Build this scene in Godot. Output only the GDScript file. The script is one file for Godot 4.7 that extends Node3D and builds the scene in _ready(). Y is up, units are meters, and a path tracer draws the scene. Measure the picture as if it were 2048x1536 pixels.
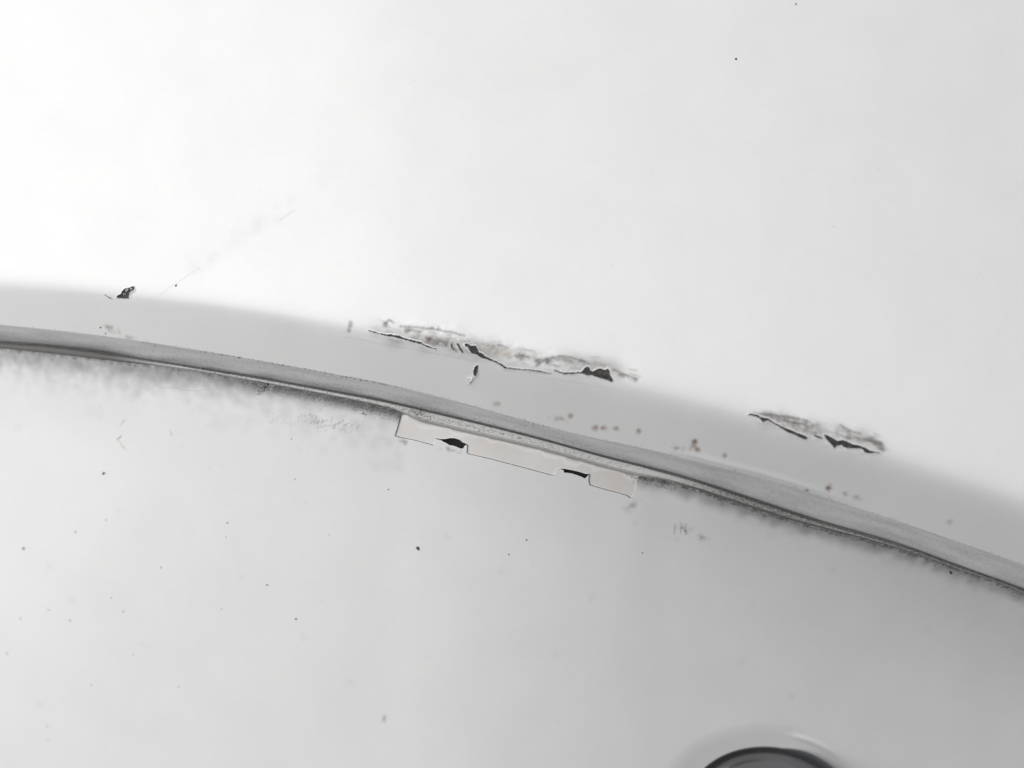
extends Node3D
# A close-up of white car bodywork: a painted panel with a rolled lower edge and chipped paint,
# a dirty sealing strip under it, and a lower panel with a clip plate let into it.
# Local frame: millimetres, x along the body, y up along it, z outwards; FRAME turns it into the world.

const K := 0.125          # millimetres per traced unit
const D := 300.0          # distance of the camera from the panel, millimetres
const PITCH := 30.0       # the body leans back so that its outer skin faces the sky
var FRAME: Transform3D
var rng := RandomNumberGenerator.new()
var wave := FastNoiseLite.new()
var fine := FastNoiseLite.new()
var used := {}

func _ready():
	rng.seed = 7
	FRAME = Transform3D(Basis(Vector3.RIGHT, deg_to_rad(-PITCH)), Vector3(0, 0.9, 0))
	# ---------------------------------------------------------------- camera
	var cam := Camera3D.new()
	cam.name = "camera"
	cam.transform = FRAME * Transform3D(Basis(), Vector3(0, 0, D * 0.001))
	cam.near = 0.02
	cam.far = 50.0
	cam.fov = rad_to_deg(2.0 * atan(96.0 / D))
	var lens := CameraAttributesPhysical.new()
	lens.frustum_focal_length = 35.0
	lens.frustum_focus_distance = (D + 17.0) * 0.001
	lens.frustum_near = 0.02
	lens.frustum_far = 50.0
	lens.exposure_aperture = 4.5
	cam.attributes = lens
	add_child(cam)
	cam.fov = rad_to_deg(2.0 * atan(96.0 / D))
	# ---------------------------------------------------------------- sky, sun, exposure
	var env := Environment.new()
	var sky := Sky.new()
	var sm := ProceduralSkyMaterial.new()
	sm.sky_top_color = Color(0.865, 0.865, 0.875)
	sm.sky_horizon_color = Color(0.775, 0.775, 0.785)
	sm.sky_curve = 0.2
	sm.ground_bottom_color = Color(0.36, 0.36, 0.36)
	sm.ground_horizon_color = Color(0.5, 0.5, 0.5)
	sm.sun_angle_max = 1.0
	sky.sky_material = sm
	env.background_mode = Environment.BG_SKY
	env.sky = sky
	env.background_energy_multiplier = 1.0
	env.tonemap_mode = Environment.TONE_MAPPER_LINEAR
	env.tonemap_exposure = 0.92
	env.sdfgi_enabled = true
	env.ssao_enabled = true
	env.ssil_enabled = true
	var we := WorldEnvironment.new()
	we.name = "environment"
	we.environment = env
	add_child(we)
	var sun := DirectionalLight3D.new()
	sun.name = "sun"
	sun.light_energy = 0.85
	sun.light_angular_distance = 85.0
	sun.light_color = Color(1.0, 1.0, 1.0)
	sun.shadow_enabled = true
	add_child(sun)
	sun.transform = Transform3D(Basis.looking_at(-Vector3(-0.9, 0.5, 0.12)), Vector3(0, 3, 0))
	# ---------------------------------------------------------------- the things
	wave.seed = 3
	wave.frequency = 0.02
	fine.seed = 5
	fine.frequency = 0.11
	fine.fractal_octaves = 4
	make_materials()
	build_upper_panel()
	build_sealing_strip()
	build_lower_panel()
	build_clip()
	build_fitting()

# ==================================================================== traced curves
const C1 := [-400, 549, -150, 554, 0, 560, 150, 571, 300, 588, 450, 607, 600, 633, 740, 661, 900, 690, 1000, 713, 1150, 742, 1250, 766, 1400, 806, 1550, 846, 1700, 890, 1800, 922, 1950, 972, 2048, 1006, 2250, 1082, 2500, 1180]
const C2 := [-400, 628, -150, 637, 0, 650, 133, 663, 285, 683, 432, 706, 564, 729, 680, 750, 773, 768, 872, 792, 972, 819, 1072, 847, 1171, 872, 1320, 904, 1398, 924, 1516, 954, 1611, 982, 1713, 1016, 1792, 1041, 1871, 1068, 2048, 1130, 2250, 1208, 2500, 1310]
const C3 := [-400, 664, -150, 674, 0, 684, 117, 693, 234, 709, 293, 719, 352, 728, 400, 736, 517, 755, 634, 776, 752, 798, 803, 809, 919, 836, 1005, 857, 1105, 883, 1205, 911, 1320, 940, 1398, 962, 1516, 1001, 1634, 1040, 1792, 1086, 1922, 1133, 2048, 1179, 2250, 1258, 2500, 1362]
const C4 := [-400, 676, -150, 686, 0, 697, 78, 705, 176, 716, 244, 724, 293, 729, 352, 736, 400, 743, 517, 764, 634, 786, 752, 810, 800, 823, 830, 839, 872, 850, 972, 874, 1072, 897, 1171, 924, 1271, 951, 1320, 958, 1398, 981, 1485, 1010, 1595, 1044, 1713, 1074, 1832, 1108, 1911, 1138, 1990, 1164, 2048, 1188, 2250, 1268, 2500, 1372]

func at(c: Array, x: float) -> float:           # smooth (Catmull-Rom, non-uniform) interpolation of a traced curve
	var n := c.size() / 2
	var i := 0
	while i < n - 2 and float(c[2 * (i + 1)]) < x:
		i += 1
	var x0: float = c[2 * i]
	var x1: float = c[2 * i + 2]
	var y0: float = c[2 * i + 1]
	var y1: float = c[2 * i + 3]
	var s: float = (y1 - y0) / (x1 - x0)
	var m0 := s
	var m1 := s
	if i > 0:
		m0 = (y1 - float(c[2 * i - 1])) / (x1 - float(c[2 * i - 2]))
	if i < n - 2:
		m1 = (float(c[2 * i + 5]) - y0) / (float(c[2 * i + 4]) - x0)
	return cubic_interpolate_h(y0, y1, m0, m1, x1 - x0, (x - x0) / (x1 - x0))

func cubic_interpolate_h(y0: float, y1: float, m0: float, m1: float, w: float, t: float) -> float:
	var t2 := t * t
	var t3 := t2 * t
	return (2 * t3 - 3 * t2 + 1) * y0 + (t3 - 2 * t2 + t) * w * m0 + (3 * t2 - 2 * t3) * y1 + (t3 - t2) * w * m1

var tables := {}
func tab(which: String, x: float) -> float:     # the same, from a table of one value per unit
	if not tables.has(which):
		var c: Array = {"1": C1, "2": C2, "3": C3, "4": C4}[which]
		var t := PackedFloat32Array()
		for i in 2902:
			t.append(at(c, i - 400.0))
		for pass_ in 3:
			var u := t.duplicate()
			for i in range(12, t.size() - 12):
				var a := 0.0
				for k in range(-12, 13, 4):
					a += t[i + k]
				u[i] = a / 7.0
			t = u
		tables[which] = t
	var tt: PackedFloat32Array = tables[which]
	var f := clampf(x + 400.0, 0.0, 2900.0)
	var k := int(f)
	return lerpf(tt[k], tt[k + 1], f - k)

# ==================================================================== the surfaces, z in millimetres over traced (x, y)
func z_base(x: float) -> float:
	var m := (x - 1024.0) * K
	return 0.14 * m - 0.13 * m * m / 128.0

func softplus(u: float) -> float:
	return u if u > 20.0 else log(1.0 + exp(u))

var far_tables := {}
func far_table(which: String) -> PackedFloat32Array:      # the crease and the foot of the joint without their small waves
	if not far_tables.has(which):
		var t := PackedFloat32Array()
		for i in 291:
			t.append(tab("1", i * 10.0 - 400.0) if which == "crease" else z_hem_end(i * 10.0 - 400.0))
		for pass_ in 3:
			var u := t.duplicate()
			for i in t.size():
				var w := mini(16, mini(i, t.size() - 1 - i))
				var a := 0.0
				for k in range(i - w, i + w + 1):
					a += t[k]
				u[i] = a / (2.0 * w + 1.0)
			t = u
		far_tables[which] = t
	return far_tables[which]

func far_of(which: String, x: float) -> float:
	var t := far_table(which)
	var f := clampf((x + 400.0) / 10.0, 0.0, 289.0)
	var k := int(f)
	var g := f - k
	var a := t[maxi(k - 1, 0)]
	var b := t[k]
	var c := t[k + 1]
	var d := t[mini(k + 2, 290)]
	return b + 0.5 * g * (c - a + g * (2.0 * a - 5.0 * b + 4.0 * c - d + g * (3.0 * (b - c) + d - a)))

func z_upper(x: float, y: float) -> float:
	var d := y - tab("1", x)
	if d < 0.0:
		d = lerpf(d, y - far_of("crease", x), smoothstep(0.0, 150.0, -d))
	var w := lerpf(7.0, 17.0, smoothstep(100.0, 1900.0, x))
	var a := 0.30
	var b := lerpf(0.47, 0.92, smoothstep(0.0, 2150.0, x))
	var z := z_base(x) + K * (a * d - (a + b) * w * softplus(d / w))
	# the beaten zone round the long crack and the right-hand chips: paint pushed up and crumpled
	var m1 := exp(-pow((x - 1000.0) / 190.0, 4.0)) * exp(-pow((d + 12.0) / 24.0, 2.0))
	var m2 := exp(-pow((x - 1640.0) / 110.0, 4.0)) * exp(-pow((d + 4.0) / 24.0, 2.0))
	var m := maxf(m1, m2)
	if m > 0.01:
		z += m * (0.12 + 0.22 * fine.get_noise_2d(x * 0.3, y * 0.5))
	# a run of paint along the folded edge, to the right
	var e := y - tab("2", x)
	z += 0.42 * exp(-pow((e + 6.0) / 3.6, 2.0)) * smoothstep(1310.0, 1400.0, x) * (1.0 - smoothstep(1560.0, 1760.0, x))
	return z

func z_edge(x: float) -> float:
	return z_upper(x, tab("2", x))

func z_hem_end(x: float) -> float:
	return z_edge(x) - K * hem_slope(x) * (tab("3", x) - tab("2", x))

func hem_slope(x: float) -> float:
	return lerpf(1.5, 1.95, smoothstep(200.0, 2000.0, x))

const RING := Vector2(1546, 1632)               # the round fitting, traced
const RING_A := 176.0
const RING_B := 137.0
func ring_q(x: float, y: float) -> float:
	var v := (Vector2(x, y) - RING).rotated(-0.21)
	return Vector2(v.x / RING_A, v.y / RING_B).length()

func ring_lip(x: float, y: float) -> float:     # a raised burr on part of the dished rim
	var a := (Vector2(x, y) - RING).rotated(-0.21).angle()
	return 0.01 + 0.85 * exp(-pow((a + 1.25) / 0.28, 4.0))

func z_low(x: float, y: float) -> float:
	var d := y - tab("4", x)
	var z := z_hem_end(x) - 0.5
	if d < 0.0:
		return z + maxf(d * K * 0.9, -2.4)
	var g := lerpf(0.0, 0.42, smoothstep(900.0, 2050.0, x))
	var r := 260.0
	z = lerpf(z, far_of("foot", x) - 0.5, smoothstep(0.0, 170.0, d))
	var m := (x - 1024.0) * K + 70.0
	z -= 0.112 * m * m / 128.0 * (1.0 - exp(-d / 190.0))
	z -= K * (0.17 * d + g * r * (1.0 - exp(-d / r)))
	var q := ring_q(x, y)
	if q < 1.6:
		z -= 2.2 * (1.0 - smoothstep(0.86, 1.36, q)) - ring_lip(x, y) * exp(-pow((q - 1.205) / 0.036, 2.0))
	return z

func lay(x: float, y: float, z: float) -> Vector3:  # a traced point at height z, metres in the local frame
	var f := (D - z) / D * K
	return Vector3((x - 1024.0) * f, (768.0 - y) * f, z) * 0.001

func up(x: float, y: float, lift := 0.0) -> Vector3:
	return lay(x, y, z_upper(x, y) + lift)

func low(x: float, y: float, lift := 0.0) -> Vector3:
	return lay(x, y, z_low(x, y) + lift)

func hem(x: float, y: float) -> Vector3:
	return lay(x, y, z_edge(x) - K * hem_slope(x) * (y - tab("2", x)))

func on(which: String, x: float, y: float, lift := 0.0) -> Vector3:
	return up(x, y, lift) if which == "up" else low(x, y, lift)

func normal_on(which: String, x: float, y: float) -> Vector3:
	var h := 1.2
	var a := on(which, x + h, y) - on(which, x - h, y)
	var b := on(which, x, y - h) - on(which, x, y + h)
	return a.cross(b).normalized()

# ==================================================================== mesh helpers
func uv_up(p: Vector3) -> Vector2:
	return Vector2((p.x * 1000.0 + 172.0) / 344.0, (150.0 - p.y * 1000.0) / 200.0)

func uv_low(p: Vector3) -> Vector2:
	return Vector2((p.x * 1000.0 + 172.0) / 344.0, (30.0 - p.y * 1000.0) / 190.0)

class Sheet:
	var v := PackedVector3Array()
	var n := PackedVector3Array()
	var u := PackedVector2Array()
	var c := PackedColorArray()
	var i := PackedInt32Array()
	func tri(a: int, b: int, d: int):
		var face := (v[b] - v[a]).cross(v[d] - v[a])
		if face.dot(n[a] + n[b] + n[d]) > 0.0:
			i.append_array([a, d, b])
		else:
			i.append_array([a, b, d])
	func put(p: Vector3, nn: Vector3, uu := Vector2.ZERO) -> int:
		v.append(p)
		n.append(nn)
		u.append(uu)
		return v.size() - 1
	func mesh() -> ArrayMesh:
		var a := []
		a.resize(Mesh.ARRAY_MAX)
		a[Mesh.ARRAY_VERTEX] = v
		a[Mesh.ARRAY_NORMAL] = n
		a[Mesh.ARRAY_TEX_UV] = u
		if c.size() == v.size():
			a[Mesh.ARRAY_COLOR] = c
		a[Mesh.ARRAY_INDEX] = i
		var m := ArrayMesh.new()
		m.add_surface_from_arrays(Mesh.PRIMITIVE_TRIANGLES, a)
		return m

func numbered(called: String, parent: Node) -> String:
	var key := str(parent.get_instance_id()) + called
	used[key] = used.get(key, 0) + 1
	return called if used[key] == 1 else "%s_%03d" % [called, used[key] - 1]

func thing(called: String, label: String, category: String) -> Node3D:
	var o := Node3D.new()
	o.name = called
	o.transform = FRAME
	o.set_meta("label", label)
	o.set_meta("category", category)
	add_child(o, true)
	return o

func part(called: String, s: Sheet, m: Material, parent: Node3D) -> MeshInstance3D:
	var o := MeshInstance3D.new()
	o.name = numbered(called, parent)
	o.mesh = s.mesh()
	o.material_override = m
	parent.add_child(o, true)
	return o

func strip_mesh(rows: Array, closed := false) -> Sheet:    # rows of points, each as long; smooth normals from the grid
	var s := Sheet.new()
	var h: int = rows.size()
	var w: int = rows[0].size()
	for j in h:
		for i in w:
			var a: Vector3 = rows[j][mini(i + 1, w - 1)] - rows[j][maxi(i - 1, 0)]
			var b: Vector3 = rows[maxi(j - 1, 0)][i] - rows[mini(j + 1, h - 1)][i]
			s.put(rows[j][i], a.cross(b).normalized(), Vector2(i / float(w - 1), j / float(h - 1)))
	for j in h - 1:
		for i in w - 1:
			s.tri(j * w + i, j * w + i + 1, j * w + w + i)
			s.tri(j * w + i + 1, j * w + w + i + 1, j * w + w + i)
	return s

func dense(poly: PackedVector2Array, step: float, rough := 0.0) -> PackedVector2Array:   # a traced outline, resampled and a little ragged
	var out := PackedVector2Array()
	for k in poly.size():
		var a := poly[k]
		var b := poly[(k + 1) % poly.size()]
		var n := maxi(1, int(round(a.distance_to(b) / step)))
		for j in n:
			var p := a.lerp(b, j / float(n))
			if rough > 0.0:
				p += Vector2(rng.randf_range(-1, 1), rng.randf_range(-1, 1)) * rough
			out.append(p)
	return out

func traced(crop: Array, pts: Array) -> PackedVector2Array:    # an outline measured in an enlargement: [x0, y0, scale]
	var out := PackedVector2Array()
	for k in range(0, pts.size(), 2):
		out.append(Vector2(crop[0] + pts[k] * crop[2], crop[1] + pts[k + 1] * crop[2]))
	return out

func keep_away(pts: PackedVector2Array, holes: Array, far: float) -> PackedVector2Array:
	var out := PackedVector2Array()
	var boxes := []
	for h in holes:
		var r := Rect2(h[0], Vector2.ZERO)
		for p in h:
			r = r.expand(p)
		boxes.append(r.grow(far + 1.0))
	for p in pts:
		var ok := true
		for k in holes.size():
			if not boxes[k].has_point(p):
				continue
			if Geometry2D.is_point_in_polygon(p, holes[k]):
				ok = false
				break
			for q in holes[k]:
				if q.distance_squared_to(p) < far * far:
					ok = false
					break
			if not ok:
				break
		if ok:
			out.append(p)
	return out

func holed_sheet(which: String, grid: PackedVector2Array, holes: Array, far: float, flat: Callable, bound: Callable) -> Sheet:
	var pts := keep_away(grid, holes, far)
	for h in holes:
		pts.append_array(h)
	var plane := PackedVector2Array()
	for p in pts:
		plane.append(flat.call(p))
	var tris := Geometry2D.triangulate_delaunay(plane)
	var s := Sheet.new()
	for p in pts:
		var v := on(which, p.x, p.y)
		s.put(v, normal_on(which, p.x, p.y), uv_up(v) if which == "up" else uv_low(v))
	for k in range(0, tris.size(), 3):
		var a := pts[tris[k]]
		var b := pts[tris[k + 1]]
		var c := pts[tris[k + 2]]
		var mid := (a + b + c) / 3.0
		if not bound.call(mid):
			continue
		var inside := false
		for h in holes:
			if Geometry2D.is_point_in_polygon(mid, h):
				inside = true
				break
		if not inside:
			s.tri(tris[k], tris[k + 1], tris[k + 2])
	return s

func wall(which: String, poly: PackedVector2Array, deep: float) -> Sheet:   # the cut edge round a hole
	var s := Sheet.new()
	var turn := 1.0 if Geometry2D.is_polygon_clockwise(poly) else -1.0
	var n := poly.size()
	for k in n:
		var a := poly[k]
		var b := poly[(k + 1) % n]
		var t := (b - a).normalized()
		var side := Vector3(-t.y, -t.x, 0.0) * turn
		var i0 := s.put(on(which, a.x, a.y), side)
		s.put(on(which, b.x, b.y), side)
		s.put(on(which, b.x, b.y, -deep), side)
		s.put(on(which, a.x, a.y, -deep), side)
		s.tri(i0, i0 + 1, i0 + 2)
		s.tri(i0, i0 + 2, i0 + 3)
	return s

func floor_sheet(which: String, poly: PackedVector2Array, deep: float, bumpy: float, step: float) -> Sheet:  # what lies at the bottom of a hole
	var r := Rect2(poly[0], Vector2.ZERO)
	for p in poly:
		r = r.expand(p)
	var pts := PackedVector2Array()
	var y := r.position.y
	while y < r.end.y:
		var x := r.position.x
		while x < r.end.x:
			var p := Vector2(x + rng.randf() * step * 0.6, y + rng.randf() * step * 0.6)
			if Geometry2D.is_point_in_polygon(p, poly):
				pts.append(p)
			x += step
		y += step
	pts = keep_close(pts, poly, step * 0.5)
	var n_in := pts.size()
	pts.append_array(poly)
	var tris := Geometry2D.triangulate_delaunay(pts)
	var s := Sheet.new()
	for k in pts.size():
		var p := pts[k]
		var lift := -deep + (rng.randf_range(-1, 1) * bumpy if k < n_in else 0.0)
		s.put(on(which, p.x, p.y, lift), (normal_on(which, p.x, p.y) + Vector3(rng.randf_range(-1, 1), rng.randf_range(-1, 1), 0) * (0.5 if bumpy > 0.0 else 0.0)).normalized(), p * 0.02)
	for k in range(0, tris.size(), 3):
		if Geometry2D.is_point_in_polygon((pts[tris[k]] + pts[tris[k + 1]] + pts[tris[k + 2]]) / 3.0, poly):
			s.tri(tris[k], tris[k + 1], tris[k + 2])
	return s

func keep_close(pts: PackedVector2Array, poly: PackedVector2Array, far: float) -> PackedVector2Array:
	var out := PackedVector2Array()
	for p in pts:
		var ok := true
		for q in poly:
			if q.distance_squared_to(p) < far * far:
				ok = false
				break
		if ok:
			out.append(p)
	return out

func speck_sheet(which: String, x: float, y: float, r: float, long: float, turn: float) -> Sheet:   # a lump of tar or grit stuck to the paint
	var s := Sheet.new()
	var nrm := normal_on(which, x, y)
	var n := 9
	var top := s.put(on(which, x, y, r * K * 0.5), nrm)
	for ring in 2:
		for k in n:
			var a := TAU * k / n
			var rr: float = r * [0.62, 1.0][ring] * rng.randf_range(0.75, 1.2)
			var d := Vector2(cos(a) * rr * long, sin(a) * rr / long).rotated(turn)
			var out_ := Vector3(d.x, -d.y, 0).normalized()
			s.put(on(which, x + d.x, y + d.y, [r * K * 0.38, -0.02][ring]), (nrm + out_ * [0.6, 1.6][ring]).normalized())
	for k in n:
		var k2 := (k + 1) % n
		s.tri(top, 1 + k, 1 + k2)
		s.tri(1 + k, 1 + n + k, 1 + n + k2)
		s.tri(1 + k, 1 + n + k2, 1 + k2)
	return s

# ==================================================================== materials
var M := {}
func paint(tex: Texture2D = null) -> StandardMaterial3D:
	var m := StandardMaterial3D.new()
	m.albedo_color = Color(0.8, 0.8, 0.805).linear_to_srgb()
	if tex:
		m.albedo_color = Color.WHITE
		m.albedo_texture = tex
	m.roughness = 0.42
	m.clearcoat_enabled = true
	m.clearcoat = 0.6
	m.clearcoat_roughness = 0.16
	return m

func plain(c: Color, rough: float) -> StandardMaterial3D:
	var m := StandardMaterial3D.new()
	m.albedo_color = c.linear_to_srgb()
	m.roughness = rough
	return m

func make_materials():
	var nt := NoiseTexture2D.new()
	nt.width = 256
	nt.height = 256
	nt.seamless = true
	nt.noise = fine
	var ramp := Gradient.new()
	ramp.set_color(0, Color(0.10, 0.095, 0.095))
	ramp.set_color(1, Color(0.42, 0.40, 0.39))
	nt.color_ramp = ramp
	M.edge = plain(Color(0.72, 0.72, 0.71), 0.6)
	M.bare = plain(Color(0.045, 0.042, 0.042), 0.75)
	M.rust = plain(Color(0.075, 0.06, 0.055), 0.85)
	M.bare.albedo_color = Color.WHITE
	M.bare.albedo_texture = nt
	M.dark = plain(Color(0.02, 0.02, 0.02), 0.9)
	M.tar = plain(Color(0.045, 0.038, 0.032), 0.6)
	M.pale = plain(Color(0.34, 0.33, 0.32), 0.8)
	M.paint = paint()
	M.rim = plain(Color(0.05, 0.052, 0.055), 0.3)
	var g := plain(Color(0.085, 0.085, 0.09), 0.25)
	g.clearcoat_enabled = true
	g.clearcoat_roughness = 0.05
	M.glass = g
	var gr := plain(Color.WHITE, 0.9)
	gr.vertex_color_use_as_albedo = true
	M.grit = gr

# ---- painting of stains: soft dabs laid on an image that covers a panel
var dabs := {}
func dab(img: Image, w: float, h: float, uv: Vector2, r: float, c: Color, alpha: float, squash := 1.0):
	var px := r * w / 2750.0
	var key := "%d %d %d %s" % [int(px * 3.0), int(alpha * 60.0) if alpha > 0.05 else int(alpha * 400.0) + 1000, int(squash * 4.0), c.to_html(false)]
	if not dabs.has(key):
		var n := maxi(3, int(ceil(px * 2.0)) * 2 + 1)
		var b := Image.create(n, n, false, Image.FORMAT_RGBA8)
		var mid := (n - 1) * 0.5
		for y in n:
			for x in n:
				var q := Vector2((x - mid), (y - mid) * squash).length() / maxf(px, 0.5)
				b.set_pixel(x, y, Color(c.r, c.g, c.b, alpha * exp(-q * q * 1.2)))
		dabs[key] = b
	var st: Image = dabs[key]
	img.blend_rect(st, Rect2i(0, 0, st.get_width(), st.get_height()), Vector2i(int(uv.x * w) - st.get_width() / 2, int(uv.y * h) - st.get_height() / 2))

var canvas := {}
func stain(which: String, x: float, y: float, r: float, c: Color, alpha: float, squash := 1.0):
	var img: Image = canvas[which]
	var p := on(which, x, y)
	dab(img, img.get_width(), img.get_height(), uv_up(p) if which == "up" else uv_low(p), r, c, alpha, squash)

func stroke(which: String, a: Vector2, b: Vector2, r: float, c: Color, alpha: float, wobble := 0.0):
	var n := maxi(2, int(a.distance_to(b) / maxf(1.0, r * 0.7)))
	for k in n + 1:
		var p := a.lerp(b, k / float(n)) + Vector2(rng.randf_range(-1, 1), rng.randf_range(-1, 1)) * wobble
		stain(which, p.x, p.y, r, c, alpha * rng.randf_range(0.5, 1.0))

func cloud_stain(which: String, x: float, y: float, rx: float, ry: float, turn: float, count: int, r: float, c: Color, alpha: float):
	for k in count:
		var p := Vector2(rng.randfn(0, 0.5) * rx, rng.randfn(0, 0.5) * ry).rotated(turn)
		stain(which, x + p.x, y + p.y, r * rng.randf_range(0.5, 1.4), c, maxf(alpha * rng.randf_range(0.3, 1.0), 0.01))

func new_canvas(w: int, h: int, seed_: int) -> Image:
	var base := Color(0.8, 0.8, 0.805).linear_to_srgb()
	var img := Image.create(w, h, false, Image.FORMAT_RGBA8)
	img.fill(base)
	var nz := FastNoiseLite.new()
	nz.seed = seed_
	nz.frequency = 0.006
	nz.fractal_octaves = 5
	var cl := nz.get_image(w, h)
	cl.convert(Image.FORMAT_L8)
	# faint mottling, as of thin dust on washed paint
	var veil := Image.create(w, h, false, Image.FORMAT_RGBA8)
	var src := cl.get_data()
	var out := PackedByteArray()
	out.resize(w * h * 4)
	for k in w * h:
		var o := k * 4
		out[o] = 150
		out[o + 1] = 148
		out[o + 2] = 142
		out[o + 3] = src[k] * 13 / 255
	veil = Image.create_from_data(w, h, false, Image.FORMAT_RGBA8, out)
	img.blend_rect(veil, Rect2i(0, 0, w, h), Vector2i.ZERO)
	return img

# ==================================================================== the upper panel
const E := [700.0, 620.0, 0.14648]
const F := [980.0, 660.0, 0.16602]
const G := [1460.0, 800.0, 0.17578]
const H := [140.0, 540.0, 0.14648]

func build_upper_panel():
	var t := thing("body_panel", "glossy white painted car panel with rolled lower edge and dark paint chips along its crease", "car panel")
	canvas["up"] = new_canvas(2048, 1190, 11)
	stain_upper()
	var chips := [
		traced(H, [630, 365, 650, 340, 690, 325, 705, 300, 720, 270, 760, 245, 800, 240, 840, 225, 880, 220, 885, 245, 870, 275, 830, 300, 812, 330, 800, 360, 805, 385, 760, 392, 690, 388, 640, 380]),
		traced(H, [455, 328, 490, 342, 550, 378, 585, 398, 580, 404, 530, 378, 480, 350]),
		traced(E, [245, 270, 400, 313, 520, 335, 545, 326, 600, 338, 660, 343, 720, 368, 800, 393, 880, 416, 960, 430, 1010, 468, 1100, 498, 1190, 530, 1180, 542, 1080, 518, 1000, 486, 950, 464, 880, 449, 780, 420, 700, 395, 600, 372, 540, 362, 490, 354, 380, 326, 245, 286]),
		traced(E, [1380, 462, 1400, 470, 1398, 500, 1425, 548, 1412, 552, 1384, 515, 1372, 490]),
		traced(E, [1455, 450, 1480, 455, 1515, 515, 1552, 575, 1535, 588, 1490, 525, 1460, 478]),
		traced(E, [1555, 465, 1600, 455, 1650, 480, 1710, 482, 1740, 510, 1755, 560, 1800, 590, 1870, 640, 1960, 680, 2040, 718, 2140, 782, 2262, 796, 2430, 808, 2600, 830, 2755, 862, 2755, 874, 2600, 848, 2430, 826, 2262, 812, 2100, 796, 2030, 742, 1950, 703, 1860, 672, 1800, 655, 1740, 615, 1690, 600, 1660, 590, 1620, 540, 1580, 505]),
		traced(F, [770, 474, 890, 512, 1080, 504, 1110, 492, 1150, 440, 1200, 440, 1210, 488, 1240, 495, 1280, 470, 1330, 458, 1350, 470, 1400, 475, 1420, 462, 1445, 485, 1450, 540, 1492, 608, 1470, 628, 1400, 602, 1330, 582, 1230, 548, 1160, 550, 1100, 524, 900, 536, 770, 490]),
		traced(E, [1735, 745, 1755, 760, 1750, 830, 1725, 900, 1710, 910, 1690, 890, 1680, 840, 1700, 780]),
		traced(G, [200, 170, 230, 150, 310, 165, 350, 192, 430, 205, 500, 250, 600, 302, 690, 338, 780, 378, 860, 406, 890, 435, 860, 452, 800, 430, 720, 390, 640, 360, 560, 306, 480, 262, 430, 238, 390, 248, 370, 258, 345, 218, 290, 188]),
		traced(G, [965, 398, 1010, 412, 1050, 428, 1048, 444, 1000, 430, 962, 412]),
		traced(G, [1060, 392, 1110, 398, 1170, 430, 1220, 462, 1290, 452, 1340, 472, 1400, 502, 1480, 518, 1540, 540, 1590, 572, 1640, 584, 1710, 588, 1700, 602, 1640, 602, 1570, 608, 1530, 594, 1500, 560, 1420, 550, 1330, 550, 1260, 514, 1210, 524, 1190, 552, 1160, 514, 1100, 454]),
	]
	var holes := []
	for k in chips.size():
		holes.append(dense(chips[k], 2.0, 0.75 if k in [2, 5, 6] else 0.5))
	# rows follow the crease above it and close up to the folded edge below it
	var grid := PackedVector2Array()
	var rows := [100, 96, 90, 80, 66, 52, 40, 30, 22, 15, 8, 2, -4, -10, -16, -24, -34, -46, -62, -84, -115, -160, -220, -300, -420, -560, -720, -900, -1150, -1450]
	var x := -330.0
	while x <= 2370.0:
		var c1 := tab("1", x)
		var c2 := tab("2", x)
		for v in rows:
			grid.append(Vector2(x + rng.randf_range(-0.7, 0.7), c1 + (v if v < 0 else (c2 - c1) * v * 0.01)) if v < 100 else Vector2(x, c2))
		x += 12.0
	for zone in [[730.0, 1280.0, -46.0, 22.0], [1480.0, 1790.0, -44.0, 30.0]]:
		var a: float = zone[0]
		while a < zone[1]:
			var b: float = zone[2]
			while b < zone[3]:
				grid.append(Vector2(a + rng.randf() * 3.0, tab("1", a) + b + rng.randf() * 3.0))
				b += 5.0
			a += 5.0
	var flat := func(p: Vector2) -> Vector2: return Vector2(p.x, p.y - tab("2", p.x))
	var bound := func(p: Vector2) -> bool: return p.y < tab("2", p.x) + 0.3
	var skin := holed_sheet("up", grid, holes, 2.0, flat, bound)
	part("outer_skin", skin, paint(ImageTexture.create_from_image(canvas["up"])), t)
	# the folded-in hem under the edge
	var hrows := []
	for j in 12:
		var row := []
		var xx := -330.0
		while xx <= 2370.0:
			var c2 := tab("2", xx)
			var c3 := tab("3", xx)
			var f: float = [0.0, 0.012, 0.03, 0.06, 0.15, 0.3, 0.5, 0.7, 0.85, 1.0, 1.0, 1.0][j]
			var p := hem(xx, lerpf(c2, c3, f))
			if j == 1:
				p.z += 0.00002
			if j >= 9:
				p.z -= 0.0012 * (j - 9) + 0.0002
				p.y += 0.0005 * (j - 9)
			# slight waviness of pressed metal
			p.z += 0.00006 * wave.get_noise_2d(xx, f * 60.0) * sin(PI * f)
			row.append(p)
			xx += 9.0
		hrows.append(row)
	var hs := strip_mesh(hrows)
	part("hem_flange", hs, hem_material(), t)
	for k in chips.size():
		var o := part("paint_chip", floor_sheet("up", holes[k], 0.22, 0.06, 4.0), M.rust if k in [7, 8] else M.bare, t)
		part("chipped_edge", wall("up", holes[k], 0.24), M.edge, o)
		if k in [0, 2, 5, 6, 7, 8, 10]:
			part("curled_edge", curl(holes[k]), M.paint, o)
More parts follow.
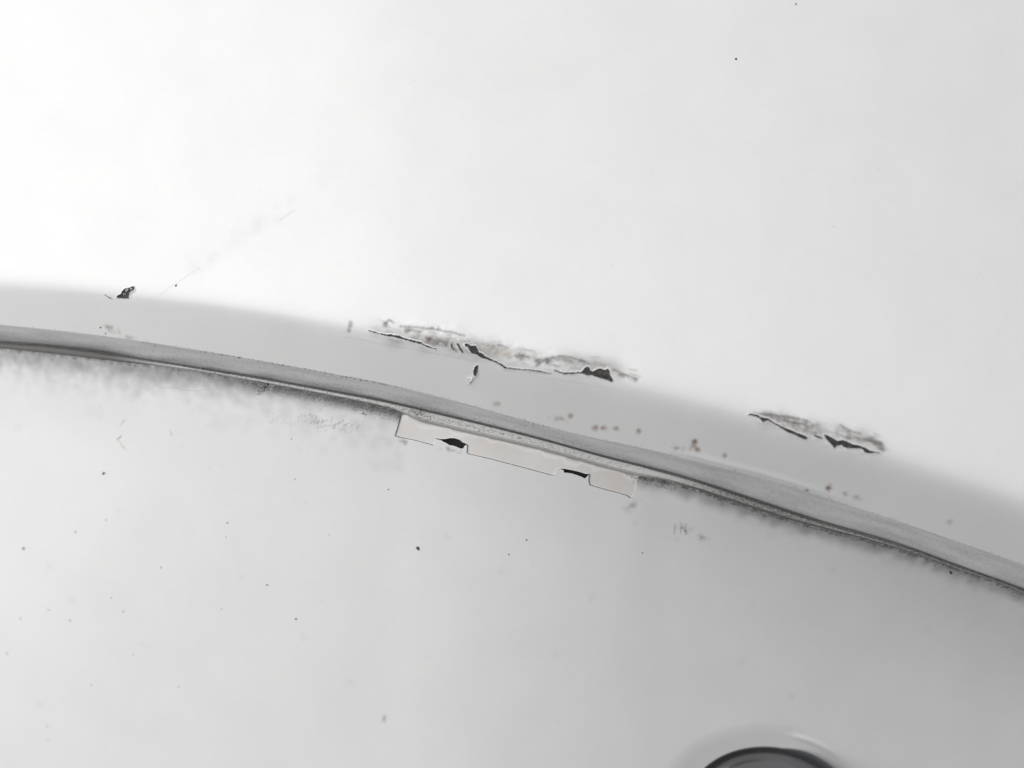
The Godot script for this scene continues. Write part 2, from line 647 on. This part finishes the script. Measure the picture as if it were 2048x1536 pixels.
	# scraps of paint left standing in the chips, and one lifted flake hanging below the crack
	for sc in [[H, [722, 315, 738, 318, 740, 340, 728, 346]], [H, [745, 320, 758, 312, 764, 335, 752, 345]], [H, [768, 250, 800, 252, 790, 285, 760, 300, 748, 285]], [H, [815, 245, 850, 240, 850, 262, 826, 275]], [E, [1592, 492, 1612, 500, 1616, 520, 1600, 515]]]:
		var poly := dense(traced(sc[0], sc[1]), 1.2, 0.2)
		part("paint_scrap", floor_sheet("up", poly, -0.02, 0.03, 2.0), M.pale, t)
	var fl := dense(traced(E, [1592, 942, 1630, 930, 1668, 922, 1676, 944, 1640, 985, 1625, 1008, 1610, 1012, 1606, 970]), 1.6, 0.2)
	var flake := part("paint_flake", floor_sheet("up", fl, -0.5, 0.05, 3.0), M.edge, t)
	part("chipped_edge", wall_up(fl, 0.5), M.edge, flake)
	for s in [[1472, 118, 3.0], [1592, 8, 2.5], [352, 571, 2.6], [201, 655, 2.4], [211, 667, 2.0]]:
		part("tar_speck", speck_sheet("up", s[0], s[1], s[2] * 0.85, rng.randf_range(1.0, 1.3), rng.randf() * TAU), M.tar, t)
	edge_grit(t)

func curl(poly: PackedVector2Array) -> Sheet:     # paint lifted along the rim of a chip, unevenly
	var s := Sheet.new()
	var turn := 1.0 if Geometry2D.is_polygon_clockwise(poly) else -1.0
	var n := poly.size()
	var shift := rng.randf() * 100.0
	for k in n:
		var t := (poly[(k + 1) % n] - poly[(k - 1 + n) % n]).normalized()
		var out_ := Vector2(-t.y, t.x) * turn
		var m := clampf(0.35 + 1.3 * fine.get_noise_2d(k * 0.8 + shift, shift), 0.0, 1.0)
		m *= 1.0 if out_.y > 0.2 else 0.08
		var nrm := normal_on("up", poly[k].x, poly[k].y)
		var side := Vector3(out_.x, -out_.y, 0)
		for j in 3:
			var p: Vector2 = poly[k] + out_ * [4.5, 1.8, -0.35][j] * (0.4 + m)
			s.put(up(p.x, p.y, [-0.02, 0.08, 0.17][j] * m + (0.012 if j > 0 else 0.0)), (nrm + side * [0.15, 0.4, 0.3][j]).normalized())
	for k in n:
		var a := k * 3
		var b := ((k + 1) % n) * 3
		for j in 2:
			s.tri(a + j, a + j + 1, b + j)
			s.tri(a + j + 1, b + j + 1, b + j)
	return s

func wall_up(poly: PackedVector2Array, high: float) -> Sheet:
	var s := Sheet.new()
	var n := poly.size()
	for k in n:
		var a := poly[k]
		var b := poly[(k + 1) % n]
		var tt := (b - a).normalized()
		var side := Vector3(tt.y, tt.x, 0)
		var i0 := s.put(up(a.x, a.y, high), side)
		s.put(up(b.x, b.y, high), side)
		s.put(up(b.x, b.y, -0.05), side)
		s.put(up(a.x, a.y, -0.05), side)
		s.tri(i0, i0 + 1, i0 + 2)
		s.tri(i0, i0 + 2, i0 + 3)
	return s

func stain_upper():
	var grey := Color(0.32, 0.3, 0.29)
	var brown := Color(0.50, 0.40, 0.35)
	var warm := Color(0.72, 0.66, 0.57)
	# scuffed band above the long crack
	for k in 150:
		var f := rng.randf()
		var x := lerpf(745, 1240, f)
		stain("up", x, lerpf(664, 738, f) + rng.randfn(0, 1) * 8.0, rng.randf_range(9, 20), grey, 0.045)
	for k in 60:
		var f := rng.randf()
		stain("up", lerpf(1520, 1760, f), lerpf(834, 888, f) + rng.randfn(0, 1) * 7.0, rng.randf_range(9, 18), grey, 0.045)
	for k in 230:
		var x := rng.randf_range(735, 1270)
		var mid := lerpf(652, 752, (x - 735) / 535.0)
		var y := mid + rng.randfn(0, 1) * 9.0
		var m := fine.get_noise_2d(x * 0.5, y)
		if m > -0.05:
			stroke("up", Vector2(x, y), Vector2(x, y) + Vector2(1, rng.randf_range(-0.1, 0.5)) * rng.randf_range(4, 22), rng.randf_range(1.1, 2.4), grey, 0.05 + 0.16 * m, 0.7)
	for s in [[700, 650, 5, 6, .3], [697, 660, 3, 5, .2], [772, 648, 6, 3, .3], [815, 660, 12, 4, .35], [850, 676, 14, 7, .3], [858, 680, 6, 5, .35], [875, 682, 6, 6, .3], [892, 689, 4, 5, .4], [840, 655, 20, 4, .25], [870, 657, 14, 3, .22], [985, 698, 8, 6, .3], [1043, 713, 14, 5, .45], [1075, 722, 8, 6, .4], [1095, 724, 6, 5, .35], [1120, 717, 18, 4, .5], [1140, 721, 12, 4, .4], [1163, 724, 10, 5, .3], [1245, 752, 14, 4, .3], [1268, 760, 10, 3, .2], [1200, 730, 16, 3, .15]]:
		cloud_stain("up", s[0], s[1], s[2], s[3], 0.2, 10, 3.5, grey, s[4] * 0.8)
	for k in 90:
		var f := rng.randf()
		var p := Vector2(lerpf(1515, 1765, f), lerpf(832, 890, f) + rng.randfn(0, 1) * 6.0)
		stroke("up", p, p + Vector2(1, rng.randf_range(0.0, 0.6)) * rng.randf_range(4, 18), rng.randf_range(1.2, 2.6), grey, rng.randf_range(0.04, 0.13), 0.7)
	for s in [[1590, 845, 34, 8, .3], [1570, 835, 20, 5, .25], [1620, 850, 18, 5, .25], [1690, 860, 20, 10, .18], [1735, 878, 16, 5, .3], [1755, 888, 14, 4, .25], [1765, 898, 12, 3, .2], [1700, 875, 16, 5, .2], [1540, 830, 16, 4, .3]]:
		cloud_stain("up", s[0], s[1], s[2], s[3], 0.25, 12, 4.5, grey, s[4] * 0.8)
	cloud_stain("up", 862, 682, 22, 6, 0.3, 24, 4.0, brown, 0.12)
	cloud_stain("up", 1000, 705, 40, 6, 0.25, 24, 5.0, warm, 0.25)
	# smears of torn paint, traced
	for l in [[1072, 733, 1082, 724, 1094, 718, 1120, 712, 1140, 714, 1165, 722, 1180, 728], [1092, 728, 1100, 720], [1030, 712, 1045, 711, 1060, 716], [800, 652, 830, 655, 860, 657, 900, 664, 930, 672], [812, 664, 825, 660, 842, 664], [852, 684, 860, 676, 868, 680, 866, 690], [872, 690, 880, 680, 888, 684], [904, 684, 908, 696, 913, 704], [985, 692, 1000, 690, 1015, 696], [1225, 738, 1245, 748, 1275, 758], [1505, 826, 1540, 830, 1580, 834, 1618, 842], [1560, 838, 1590, 846, 1615, 848], [1680, 850, 1700, 862, 1722, 868], [1725, 878, 1745, 882, 1768, 892], [770, 648, 778, 640, 788, 645]]:
		for k in range(0, l.size() - 2, 2):
			stroke("up", Vector2(l[k], l[k + 1]), Vector2(l[k + 2], l[k + 3]), 2.6, grey, 0.2, 1.2)
			stroke("up", Vector2(l[k], l[k + 1]), Vector2(l[k + 2], l[k + 3]), 1.2, grey, 0.2, 1.8)
	# a long faint wipe over the skin
	for k in 220:
		var f := rng.randf()
		var p := Vector2(380, 545).lerp(Vector2(860, 205), f) + Vector2(rng.randfn(0, 1), rng.randfn(0, 1)) * 10.0
		stain("up", p.x, p.y, rng.randf_range(9, 22), Color(0.71, 0.69, 0.67), 0.013 * (1.0 - 0.8 * f) * maxf(0.0, 0.55 + wave.get_noise_1d(f * 400.0)))
	stroke("up", Vector2(318, 590), Vector2(400, 535), 1.2, grey, 0.10, 1.0)
	stroke("up", Vector2(560, 440), Vector2(590, 420), 1.2, grey, 0.12, 0.6)
	# faint scratches on the lip
	stroke("up", Vector2(690, 674), Vector2(820, 698), 1.3, grey, 0.07, 0.8)
	stroke("up", Vector2(820, 698), Vector2(950, 722), 1.3, grey, 0.07, 0.8)
	stroke("up", Vector2(1010, 742), Vector2(1240, 780), 1.3, grey, 0.04, 0.8)
	# rusty and tarry stains along the lip
	for s in [[215, 654, 12, 4, .35], [228, 664, 16, 5, .25], [262, 676, 12, 3, .3], [995, 808, 8, 5, .22], [1122, 838, 16, 4, .28], [1140, 832, 6, 4, .3], [1192, 855, 6, 4, .35], [1206, 856, 6, 4, .25], [1232, 857, 4, 3, .25], [1350, 895, 14, 5, .3], [1388, 892, 8, 10, .35], [1396, 900, 5, 4, .35], [1390, 882, 3, 3, .4], [1658, 974, 6, 6, .5], [1716, 997, 10, 5, .25], [1450, 912, 6, 4, .2], [1612, 983, 3, 5, .3], [1278, 862, 3, 3, .25], [1690, 988, 6, 5, .15], [1900, 1045, 8, 6, .12]]:
		cloud_stain("up", s[0], s[1], s[2], s[3], 0.2, 16, 3.6, brown, s[4] * 0.5)
	# dirt caught on the folded edge
	for k in 240:
		var x := rng.randf_range(0, 2048)
		stain("up", x, tab("2", x) - absf(rng.randfn(0, 1)) * 1.2, rng.randf_range(0.8, 1.6), grey, rng.randf_range(0.05, 0.3))
	for k in 140:
		stain("up", rng.randf_range(-200, 2200), rng.randf_range(-100, 900), rng.randf_range(0.9, 1.5), grey, rng.randf_range(0.05, 0.2))

func hem_material() -> StandardMaterial3D:
	# streaky grey film of road dirt, running along the fold and thickest at its foot
	var w := 2048
	var h := 64
	var nz := FastNoiseLite.new()
	nz.seed = 21
	nz.frequency = 0.02
	nz.fractal_octaves = 4
	var data := PackedByteArray()
	data.resize(w * h * 3)
	for y in h:
		var v := y / float(h - 1) * 11.0
		for x in w:
			var xx := -330.0 + x / float(w) * 2700.0
			var streak := nz.get_noise_2d(x * 0.35, y * 2.6 + x * 0.02)
			var grain := nz.get_noise_2d(x * 6.0, y * 9.0)
			var dirt := 0.08 + 0.22 * streak + 0.22 * maxf(0.0, grain)
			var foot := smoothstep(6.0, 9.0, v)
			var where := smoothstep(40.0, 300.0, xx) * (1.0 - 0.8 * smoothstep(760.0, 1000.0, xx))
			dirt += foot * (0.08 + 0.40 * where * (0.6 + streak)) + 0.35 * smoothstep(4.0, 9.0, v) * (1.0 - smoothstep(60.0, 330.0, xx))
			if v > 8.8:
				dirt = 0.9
			dirt = clampf(dirt, 0.0, 0.95)
			var c := Color(0.78, 0.78, 0.785).lerp(Color(0.11, 0.11, 0.11), dirt).linear_to_srgb()
			var o := (y * w + x) * 3
			data[o] = int(c.r * 255)
			data[o + 1] = int(c.g * 255)
			data[o + 2] = int(c.b * 255)
	var m := StandardMaterial3D.new()
	m.albedo_texture = ImageTexture.create_from_image(Image.create_from_data(w, h, false, Image.FORMAT_RGB8, data))
	m.roughness = 0.55
	return m

func grain(s: Sheet, p: Vector3, r: float, c: Color):       # one grain of grit: a squashed, irregular octahedron
	var b := Basis.from_euler(Vector3(rng.randf() * TAU, rng.randf() * TAU, rng.randf() * TAU))
	var i0 := s.v.size()
	for d in [Vector3.RIGHT, Vector3.LEFT, Vector3.UP, Vector3.DOWN, Vector3.BACK, Vector3.FORWARD]:
		var dir: Vector3 = b * d
		s.put(p + dir * r * rng.randf_range(0.6, 1.3), dir)
		s.c.append(c)
	for a in [0, 1]:
		for bb in [2, 3]:
			for cc in [4, 5]:
				s.tri(i0 + a, i0 + bb, i0 + cc)

func dirt_colour(red := 0.0) -> Color:
	var k := rng.randf_range(0.015, 0.09)
	return Color(k * (1.05 + red), k, k * (0.92 - red * 0.2))

func edge_grit(t: Node3D):
	var s := Sheet.new()
	for k in 190:
		var c: float = [470, 620, 690, 735, 760, 560, 300, 1060, 430][rng.randi() % 9]
		var x := c + rng.randfn(0, 1) * 22.0
		var y := tab("2", x) + absf(rng.randfn(0, 1)) * 1.6
		grain(s, hem(x, y), rng.randf_range(0.0001, 0.00026) * 0.7, dirt_colour())
	for k in 260:
		var x := rng.randf_range(150, 1300)
		var y := lerpf(tab("2", x), tab("3", x), 1.0 - absf(rng.randfn(0, 0.28)))
		grain(s, hem(x, y), rng.randf_range(0.00006, 0.00014), dirt_colour())
	var o := part("edge_grit", s, M.grit, t)
	o.set_meta("kind", "stuff")

# ==================================================================== the sealing strip in the joint
func bead(x: float, a: float) -> Vector3:        # a: 0 at the top against the hem, 1 at the foot on the lower panel
	var c3 := tab("3", x)
	var c4 := tab("4", x)
	var gap := 2.2 if x < 1300.0 else 3.0
	var y0 := c3 + minf(gap, (c4 - c3) * 0.3)
	var z0 := z_low(x, c4)
	var wide := (c4 - y0) * K
	var th := PI * (1.0 - a)
	var y := lerpf(y0, c4, 0.5 - 0.5 * cos(PI * a))
	var high := minf(0.75, 0.25 + wide * 0.45)
	return lay(x, y, z0 - 0.25 + high * pow(maxf(sin(th), 0.0), 0.75) - (0.5 if a <= 0.001 else 0.0))

func build_sealing_strip():
	var t := thing("sealing_strip", "thin dirty pale sealing strip squeezed into the dark joint between both white panels", "seal")
	var rows := []
	for j in 11:
		var row := []
		var x := -330.0
		while x <= 2370.0:
			row.append(bead(x, j / 10.0))
			x += 7.0
		rows.append(row)
	var s := strip_mesh(rows)
	var w := 2048
	var h := 32
	var nz := FastNoiseLite.new()
	nz.seed = 33
	nz.frequency = 0.03
	nz.fractal_octaves = 4
	var data := PackedByteArray()
	data.resize(w * h * 3)
	for y in h:
		var v := y / float(h - 1)
		for x in w:
			var xx := -330.0 + x / float(w) * 2700.0
			var g := nz.get_noise_2d(x * 5.0, y * 6.0)
			var left := 1.0 - smoothstep(180.0, 380.0, xx)
			var right := smoothstep(1280.0, 1500.0, xx)
			var dirt := 0.10 + 0.30 * maxf(0.0, g) + 0.88 * left + (0.58 + 0.4 * g) * right
			dirt += 0.5 * (1.0 - smoothstep(0.0, 0.22, v)) * 0.8
			dirt += 0.45 * smoothstep(0.60, 0.68, v) * (0.75 + right + 0.5 * left)
			dirt = clampf(dirt, 0.0, 0.92)
			var c := Color(0.68, 0.675, 0.66).lerp(Color(0.09, 0.085, 0.08), dirt).linear_to_srgb()
			var o := (y * w + x) * 3
			data[o] = int(c.r * 255)
			data[o + 1] = int(c.g * 255)
			data[o + 2] = int(c.b * 255)
	var m := StandardMaterial3D.new()
	m.albedo_texture = ImageTexture.create_from_image(Image.create_from_data(w, h, false, Image.FORMAT_RGB8, data))
	m.roughness = 0.6
	part("bead", s, m, t)
	var g := Sheet.new()
	for k in 1500:
		var x := rng.randf_range(380, 1300)
		var a := rng.randf_range(0.1, 0.95)
		if x > 800:
			a = clampf(0.44 + rng.randfn(0, 0.09) + 0.12 * wave.get_noise_1d(x * 2.0), 0.05, 0.95)
			if rng.randf() < smoothstep(950.0, 1200.0, x) * 0.75:
				continue
		grain(g, bead(x, a), rng.randf_range(0.00005, 0.00013), dirt_colour())
	for k in 130:
		var x := 842 + rng.randfn(0, 1) * 13.0
		grain(g, bead(x, clampf(0.4 + rng.randfn(0, 0.15), 0.05, 0.95)), rng.randf_range(0.00006, 0.00016), dirt_colour(0.6))
	var o := part("seal_grit", g, M.grit, t)
	o.set_meta("kind", "stuff")

# ==================================================================== the lower panel
func clip_outline(upper: bool) -> PackedVector2Array:
	var p := PackedVector2Array()
	var a := [802, 829, 796, 850, 789, 872, 800, 875, 830, 881, 860, 889, 866, 891, 870, 888, 872, 882]
	var b := [870, 878, 881, 880, 892, 886, 899, 890, 908, 891.5, 921, 897, 926, 897, 931, 890]
	if upper:
		b = [871, 877.5, 880, 879, 889, 879, 899, 877, 908, 877.4, 918, 880.4, 923, 885, 930, 888]
	var c := [934, 891, 933, 905, 936, 908, 980, 918, 1010, 926, 1060, 939, 1100, 950, 1105, 951, 1110, 947, 1114, 940, 1121, 938]
	var d := [1127, 940, 1128, 945, 1142, 946.5, 1153, 950, 1163, 953.5, 1170, 957]
	if upper:
		d = [1128, 938.5, 1142, 941, 1157, 944.5, 1170, 948.5]
	var e := [1178, 949, 1177, 960, 1178, 968, 1181, 971, 1216, 981, 1240, 987, 1252, 991, 1260, 996, 1266, 994, 1272, 975, 1277, 952, 1271, 945, 1171, 918, 1072, 891, 972, 868, 872, 844, 830, 833, 812, 827]
	for l in [a, b, c, d, e]:
		for k in range(0, l.size(), 2):
			p.append(Vector2(l[k], l[k + 1]))
	return p

func build_lower_panel():
	var t := thing("lower_panel", "white painted lower car panel below the joint with a cutout for a clip plate", "car panel")
	canvas["low"] = new_canvas(2048, 1130, 12)
	stain_lower()
	var cut := dense(clip_outline(false), 2.4, 0.28)
	var ring := PackedVector2Array()
	for k in 150:
		var a := TAU * k / 150.0
		ring.append(RING + Vector2(cos(a) * RING_A, sin(a) * RING_B).rotated(0.21))
	var grid := PackedVector2Array()
	var rows := [-34, -22, -14, -8, -3, 0, 2, 5, 9, 14, 20, 28, 38, 50, 66, 86, 110, 140, 176, 220, 270, 320, 370, 420, 470, 520, 580, 650, 730, 820, 930, 1060, 1200]
	var x := -330.0
	while x <= 2370.0:
		var c4 := tab("4", x)
		for v in rows:
			if c4 + v < 1950.0:
				grid.append(Vector2(x + rng.randf_range(-0.7, 0.7), c4 + v + rng.randf_range(-0.3, 0.3)))
		x += 18.0
	for j in range(1, 33):
		for k in 130:
			var a := TAU * (k + 0.5 * (j % 2)) / 130.0
			var q := 1.0 + 0.0165 * j
			grid.append(RING + Vector2(cos(a) * RING_A * q, sin(a) * RING_B * q).rotated(0.21))
	var flat := func(p: Vector2) -> Vector2: return Vector2(p.x, p.y - tab("4", p.x))
	var bound := func(p: Vector2) -> bool: return p.y > tab("4", p.x) - 40.0
	var s := holed_sheet("low", grid, [cut, ring], 3.0, flat, bound)
	part("outer_skin", s, paint(ImageTexture.create_from_image(canvas["low"])), t)
	part("cutout_edge", wall("low", cut, 1.2), M.edge, t)
	part("hole_edge", wall("low", ring, 1.5), M.paint, t)
	var specks := [[207, 947, 3.6], [47, 1097, 3.4], [151, 1064, 2.2], [212, 1040, 1.6], [455, 1046, 2.0], [452, 1075, 1.3], [322, 1135, 2.0], [534, 1170, 2.2], [592, 1238, 2.5], [836, 1097, 4.8], [246, 1223, 2.0], [223, 1195, 1.5], [97, 1220, 1.7], [140, 1241, 2.0], [41, 1237, 1.9], [14, 1307, 2.1], [443, 1218, 1.4], [182, 1370, 1.6], [266, 1310, 1.3], [357, 1373, 1.6], [94, 1453, 1.7], [96, 1479, 1.7], [658, 1069, 1.4], [1053, 1080, 2.2], [1018, 1109, 2.0], [1285, 1106, 2.0], [1902, 1145, 3.8], [777, 979, 2.0], [590, 958, 1.6], [583, 878, 1.6], [536, 768, 4.0], [531, 774, 3.0], [726, 827, 2.6], [732, 829, 2.0], [1371, 1062, 2.0]]
	for p in specks:
		part("tar_speck", speck_sheet("low", p[0], p[1], p[2] * 0.85, rng.randf_range(1.0, 1.35), rng.randf() * TAU), M.tar, t)
	var g := Sheet.new()
	for k in 1900:
		var xx := rng.randf_range(330, 800)
		var d := absf(rng.randfn(0, 1)) * lerpf(6.0, 11.0, smoothstep(500, 700, xx))
		if rng.randf() > smoothstep(300.0, 560.0, xx):
			continue
		grain(g, low(xx, tab("4", xx) + d), rng.randf_range(0.00005, 0.00013), dirt_colour())
	for k in 60:
		grain(g, low(528 + rng.randfn(0, 1) * 6.0, 772 + absf(rng.randfn(0, 1)) * 9.0), rng.randf_range(0.00008, 0.0002), dirt_colour())
	for k in 1500:
		var xx := rng.randf_range(1280, 2300)
		var d := absf(rng.randfn(0, 1)) * 4.0
		grain(g, low(xx, tab("4", xx) + d), rng.randf_range(0.00004, 0.0001), dirt_colour())
	for k in 160:
		var xx := 1310 + rng.randfn(0, 1) * 26.0
		grain(g, low(xx, tab("4", xx) + rng.randf_range(-4.0, 16.0)), rng.randf_range(0.00005, 0.00016), dirt_colour(0.5))
	for k in 120:
		var xx := rng.randf_range(-200, 400)
		grain(g, low(xx, tab("4", xx) + absf(rng.randfn(0, 1)) * 5.0), rng.randf_range(0.00006, 0.00015), dirt_colour())
	var o := part("joint_grit", g, M.grit, t)
	o.set_meta("kind", "stuff")

func stain_lower():
	var soot := Color(0.2, 0.2, 0.2)
	var grey := Color(0.35, 0.345, 0.34)
	# dirt that has washed down from the joint: a soft film, finer mottling in it, and a dark line at the foot
	for k in 5200:
		var x := rng.randf_range(-250, 840)
		var wide := lerpf(40.0, 18.0, smoothstep(250.0, 650.0, x))
		stain("low", x, tab("4", x) + absf(rng.randfn(0, 0.55)) * wide, rng.randf_range(7, 15), soot, 0.014)
	for k in 2600:
		var x := rng.randf_range(-250, 820)
		var wide := lerpf(44.0, 18.0, smoothstep(200.0, 600.0, x))
		var d := rng.randf() * rng.randf() * wide
		var m := 0.5 + 0.5 * fine.get_noise_2d(x * 1.6, d * 2.5)
		stain("low", x, tab("4", x) + d, rng.randf_range(1.4, 3.6), soot, 0.012 + 0.085 * m * m * (1.0 - d / 50.0))
	for k in 1500:
		var x := rng.randf_range(-250, 820)
		stain("low", x, tab("4", x) + rng.randf_range(-7.0, 4.0), rng.randf_range(2.0, 4.0), soot, 0.20 - 0.08 * smoothstep(300.0, 500.0, x))
	for k in 3000:
		var x := rng.randf_range(1270, 2350)
		stain("low", x, tab("4", x) + absf(rng.randfn(0, 0.6)) * 20.0, rng.randf_range(8, 16), soot, 0.012)
	for k in 2600:
		var x := rng.randf_range(1270, 2350)
		var d := rng.randf_range(-7.0, 4.0) + absf(rng.randfn(0, 1)) * 3.0 * (0.3 + maxf(0.0, wave.get_noise_1d(x * 2.0) * 3.0))
		stain("low", x, tab("4", x) + d, rng.randf_range(1.6, 3.4), soot, rng.randf_range(0.08, 0.2))
	for k in 500:
		var x := rng.randf_range(0, 800)
		stain("low", x, tab("4", x) + absf(rng.randfn(0, 1)) * 45.0, rng.randf_range(6, 16), grey, 0.03)
	# rubbed marks beside the clip, short slanting strokes
	for k in 130:
		var f := rng.randf()
		var p := Vector2(600, 838).lerp(Vector2(785, 872), f) + Vector2(rng.randfn(0, 4), rng.randfn(0, 1) * 7.0)
		var m := exp(-pow((f - 0.32) / 0.22, 2.0)) + 0.35
		if p.x > 775 or rng.randf() > m:
			continue
		var l := rng.randf_range(2.0, 6.0)
		stroke("low", p, p + Vector2(l * 0.8, -l), 0.9, soot, 0.22 * m)
	for k in 60:
		stain("low", rng.randf_range(515, 640), rng.randf_range(818, 852), rng.randf_range(1.0, 2.2), grey, 0.14)
	for s in [[236, 880, 252, 900], [1350, 1048, 1348, 1068], [1362, 1046, 1361, 1066], [1372, 1047, 1372, 1068], [240, 850, 250, 840], [344, 870, 340, 860]]:
		stroke("low", Vector2(s[0], s[1]), Vector2(s[2], s[3]), 1.6, grey, 0.2, 0.6)
	stroke("low", Vector2(234, 880), Vector2(243, 872), 1.4, soot, 0.35, 0.5)
	cloud_stain("low", 1365, 1058, 16, 8, 0.2, 16, 4, grey, 0.12)
	cloud_stain("low", 1400, 1076, 12, 6, 0.2, 16, 4, grey, 0.16)
	cloud_stain("low", 769, 1437, 4, 7, 0.0, 12, 4, grey, 0.14)
	cloud_stain("low", 1265, 1012, 22, 5, -0.4, 20, 5, grey, 0.08)
	cloud_stain("low", 808, 884, 8, 4, 0.2, 16, 3, grey, 0.2)
	cloud_stain("low", 905, 900, 14, 4, 0.2, 20, 3, grey, 0.18)
	# dried drip line below the joint on the left
	var px := Vector2(318, 775)
	for k in 22:
		var q: Vector2 = px + Vector2(4.2, rng.randf_range(-2.2, 2.2) + 0.1)
		stroke("low", px, q, 1.0, grey, 0.14)
		px = q
	for k in 170:
		stain("low", rng.randf_range(-200, 2200), rng.randf_range(760, 1700), rng.randf_range(0.9, 1.6), grey, rng.randf_range(0.06, 0.22))
	for k in 30:
		stain("low", rng.randf_range(0, 2000), rng.randf_range(900, 1500), rng.randf_range(4, 10), Color(0.62, 0.6, 0.56), 0.08)

# ==================================================================== the clip plate let into the lower panel
func build_clip():
	var t := thing("clip_plate", "narrow off-white plastic clip plate with two notches let into the cutout under the joint", "clip")
	var shrunk: PackedVector2Array = Geometry2D.offset_polygon(clip_outline(true), -0.6)[0]
	for k in shrunk.size():
		shrunk[k] += Vector2(0.7, -0.3)
	var outer := dense(shrunk, 2.6)
	var inner: PackedVector2Array = dense(Geometry2D.offset_polygon(shrunk, -3.0)[0], 3.0)
	var m := plain(Color(0.66, 0.635, 0.61), 0.5)
	var nt := NoiseTexture2D.new()
	nt.width = 256
	nt.height = 256
	nt.seamless = true
	var nz := FastNoiseLite.new()
	nz.seed = 8
	nz.frequency = 0.012
	nz.fractal_octaves = 4
	nt.noise = nz
	var ramp := Gradient.new()
	ramp.set_color(0, Color(0.835, 0.815, 0.80))
	ramp.set_color(1, Color(0.905, 0.898, 0.888))
	nt.color_ramp = ramp
	m.albedo_color = Color.WHITE
	m.albedo_texture = nt
	# flat face with a bevel falling to its edge
	var s := floor_sheet("low", inner, 0.16, 0.0, 14.0)
	for k in s.u.size():
		s.u[k] = Vector2(s.v[k].x, -s.v[k].y) * 12.0
	part("plate", s, m, t)
	var ring := PackedVector2Array()
	ring.append_array(outer)
	ring.append_array(inner)
	var tris := Geometry2D.triangulate_delaunay(ring)
	var b := Sheet.new()
	for k in ring.size():
		var p := ring[k]
		var is_out := k < outer.size()
		var v := low(p.x, p.y, -0.40 if is_out else -0.16)
		var poly := outer if is_out else inner
		var kk := k if is_out else k - outer.size()
		var tt := (poly[(kk + 1) % poly.size()] - poly[(kk - 1 + poly.size()) % poly.size()]).normalized()
		var turn := 1.0 if Geometry2D.is_polygon_clockwise(poly) else -1.0
		var side := Vector3(tt.y, tt.x, 0) * turn
		b.put(v, (normal_on("low", p.x, p.y) + side * (0.9 if is_out else 0.1)).normalized(), Vector2(v.x, -v.y) * 12.0)
	for k in range(0, tris.size(), 3):
		var mid := (ring[tris[k]] + ring[tris[k + 1]] + ring[tris[k + 2]]) / 3.0
		if Geometry2D.is_point_in_polygon(mid, outer) and not Geometry2D.is_point_in_polygon(mid, inner):
			b.tri(tris[k], tris[k + 1], tris[k + 2])
	part("bevel", b, m, t)
	# the dark housing behind it, seen through the notches and the gap all round
	var back: PackedVector2Array = dense(Geometry2D.offset_polygon(clip_outline(false), 4.0)[0], 6.0)
	part("housing", floor_sheet("low", back, 1.7, 0.0, 20.0), M.dark, t)

# ==================================================================== the dark round fitting in the dished hole
func build_fitting():
	var t := thing("round_fitting", "dark round glossy fitting set in the dished hole at the lower panel's bottom", "fitting")
	var turn := func(q: float, a: float) -> Vector2: return RING + Vector2(cos(a) * RING_A * q, sin(a) * RING_B * q).rotated(0.21)
	var zc := z_low(RING.x, RING.y - RING_B * 1.02)
	var make := func(prof: Array) -> Sheet:
		var rows := []
		for pr in prof:
			var row := []
			for k in 121:
				var p: Vector2 = turn.call(pr[0], -TAU * k / 120.0)
				row.append(lay(p.x, p.y, zc + pr[1] + (p.x - RING.x) * K * 0.03))
			rows.append(row)
		return strip_mesh(rows)
	part("rim", make.call([[1.04, -3.0], [1.005, -1.2], [0.985, -1.1], [0.94, -1.7], [0.91, -3.0], [0.905, -4.4]]), M.rim, t)
	part("lens", make.call([[0.91, -4.2], [0.86, -3.9], [0.80, -3.2], [0.78, -2.9], [0.76, -2.85], [0.6, -2.3], [0.4, -1.9], [0.2, -1.8], [0.01, -1.75]]), M.glass, t)
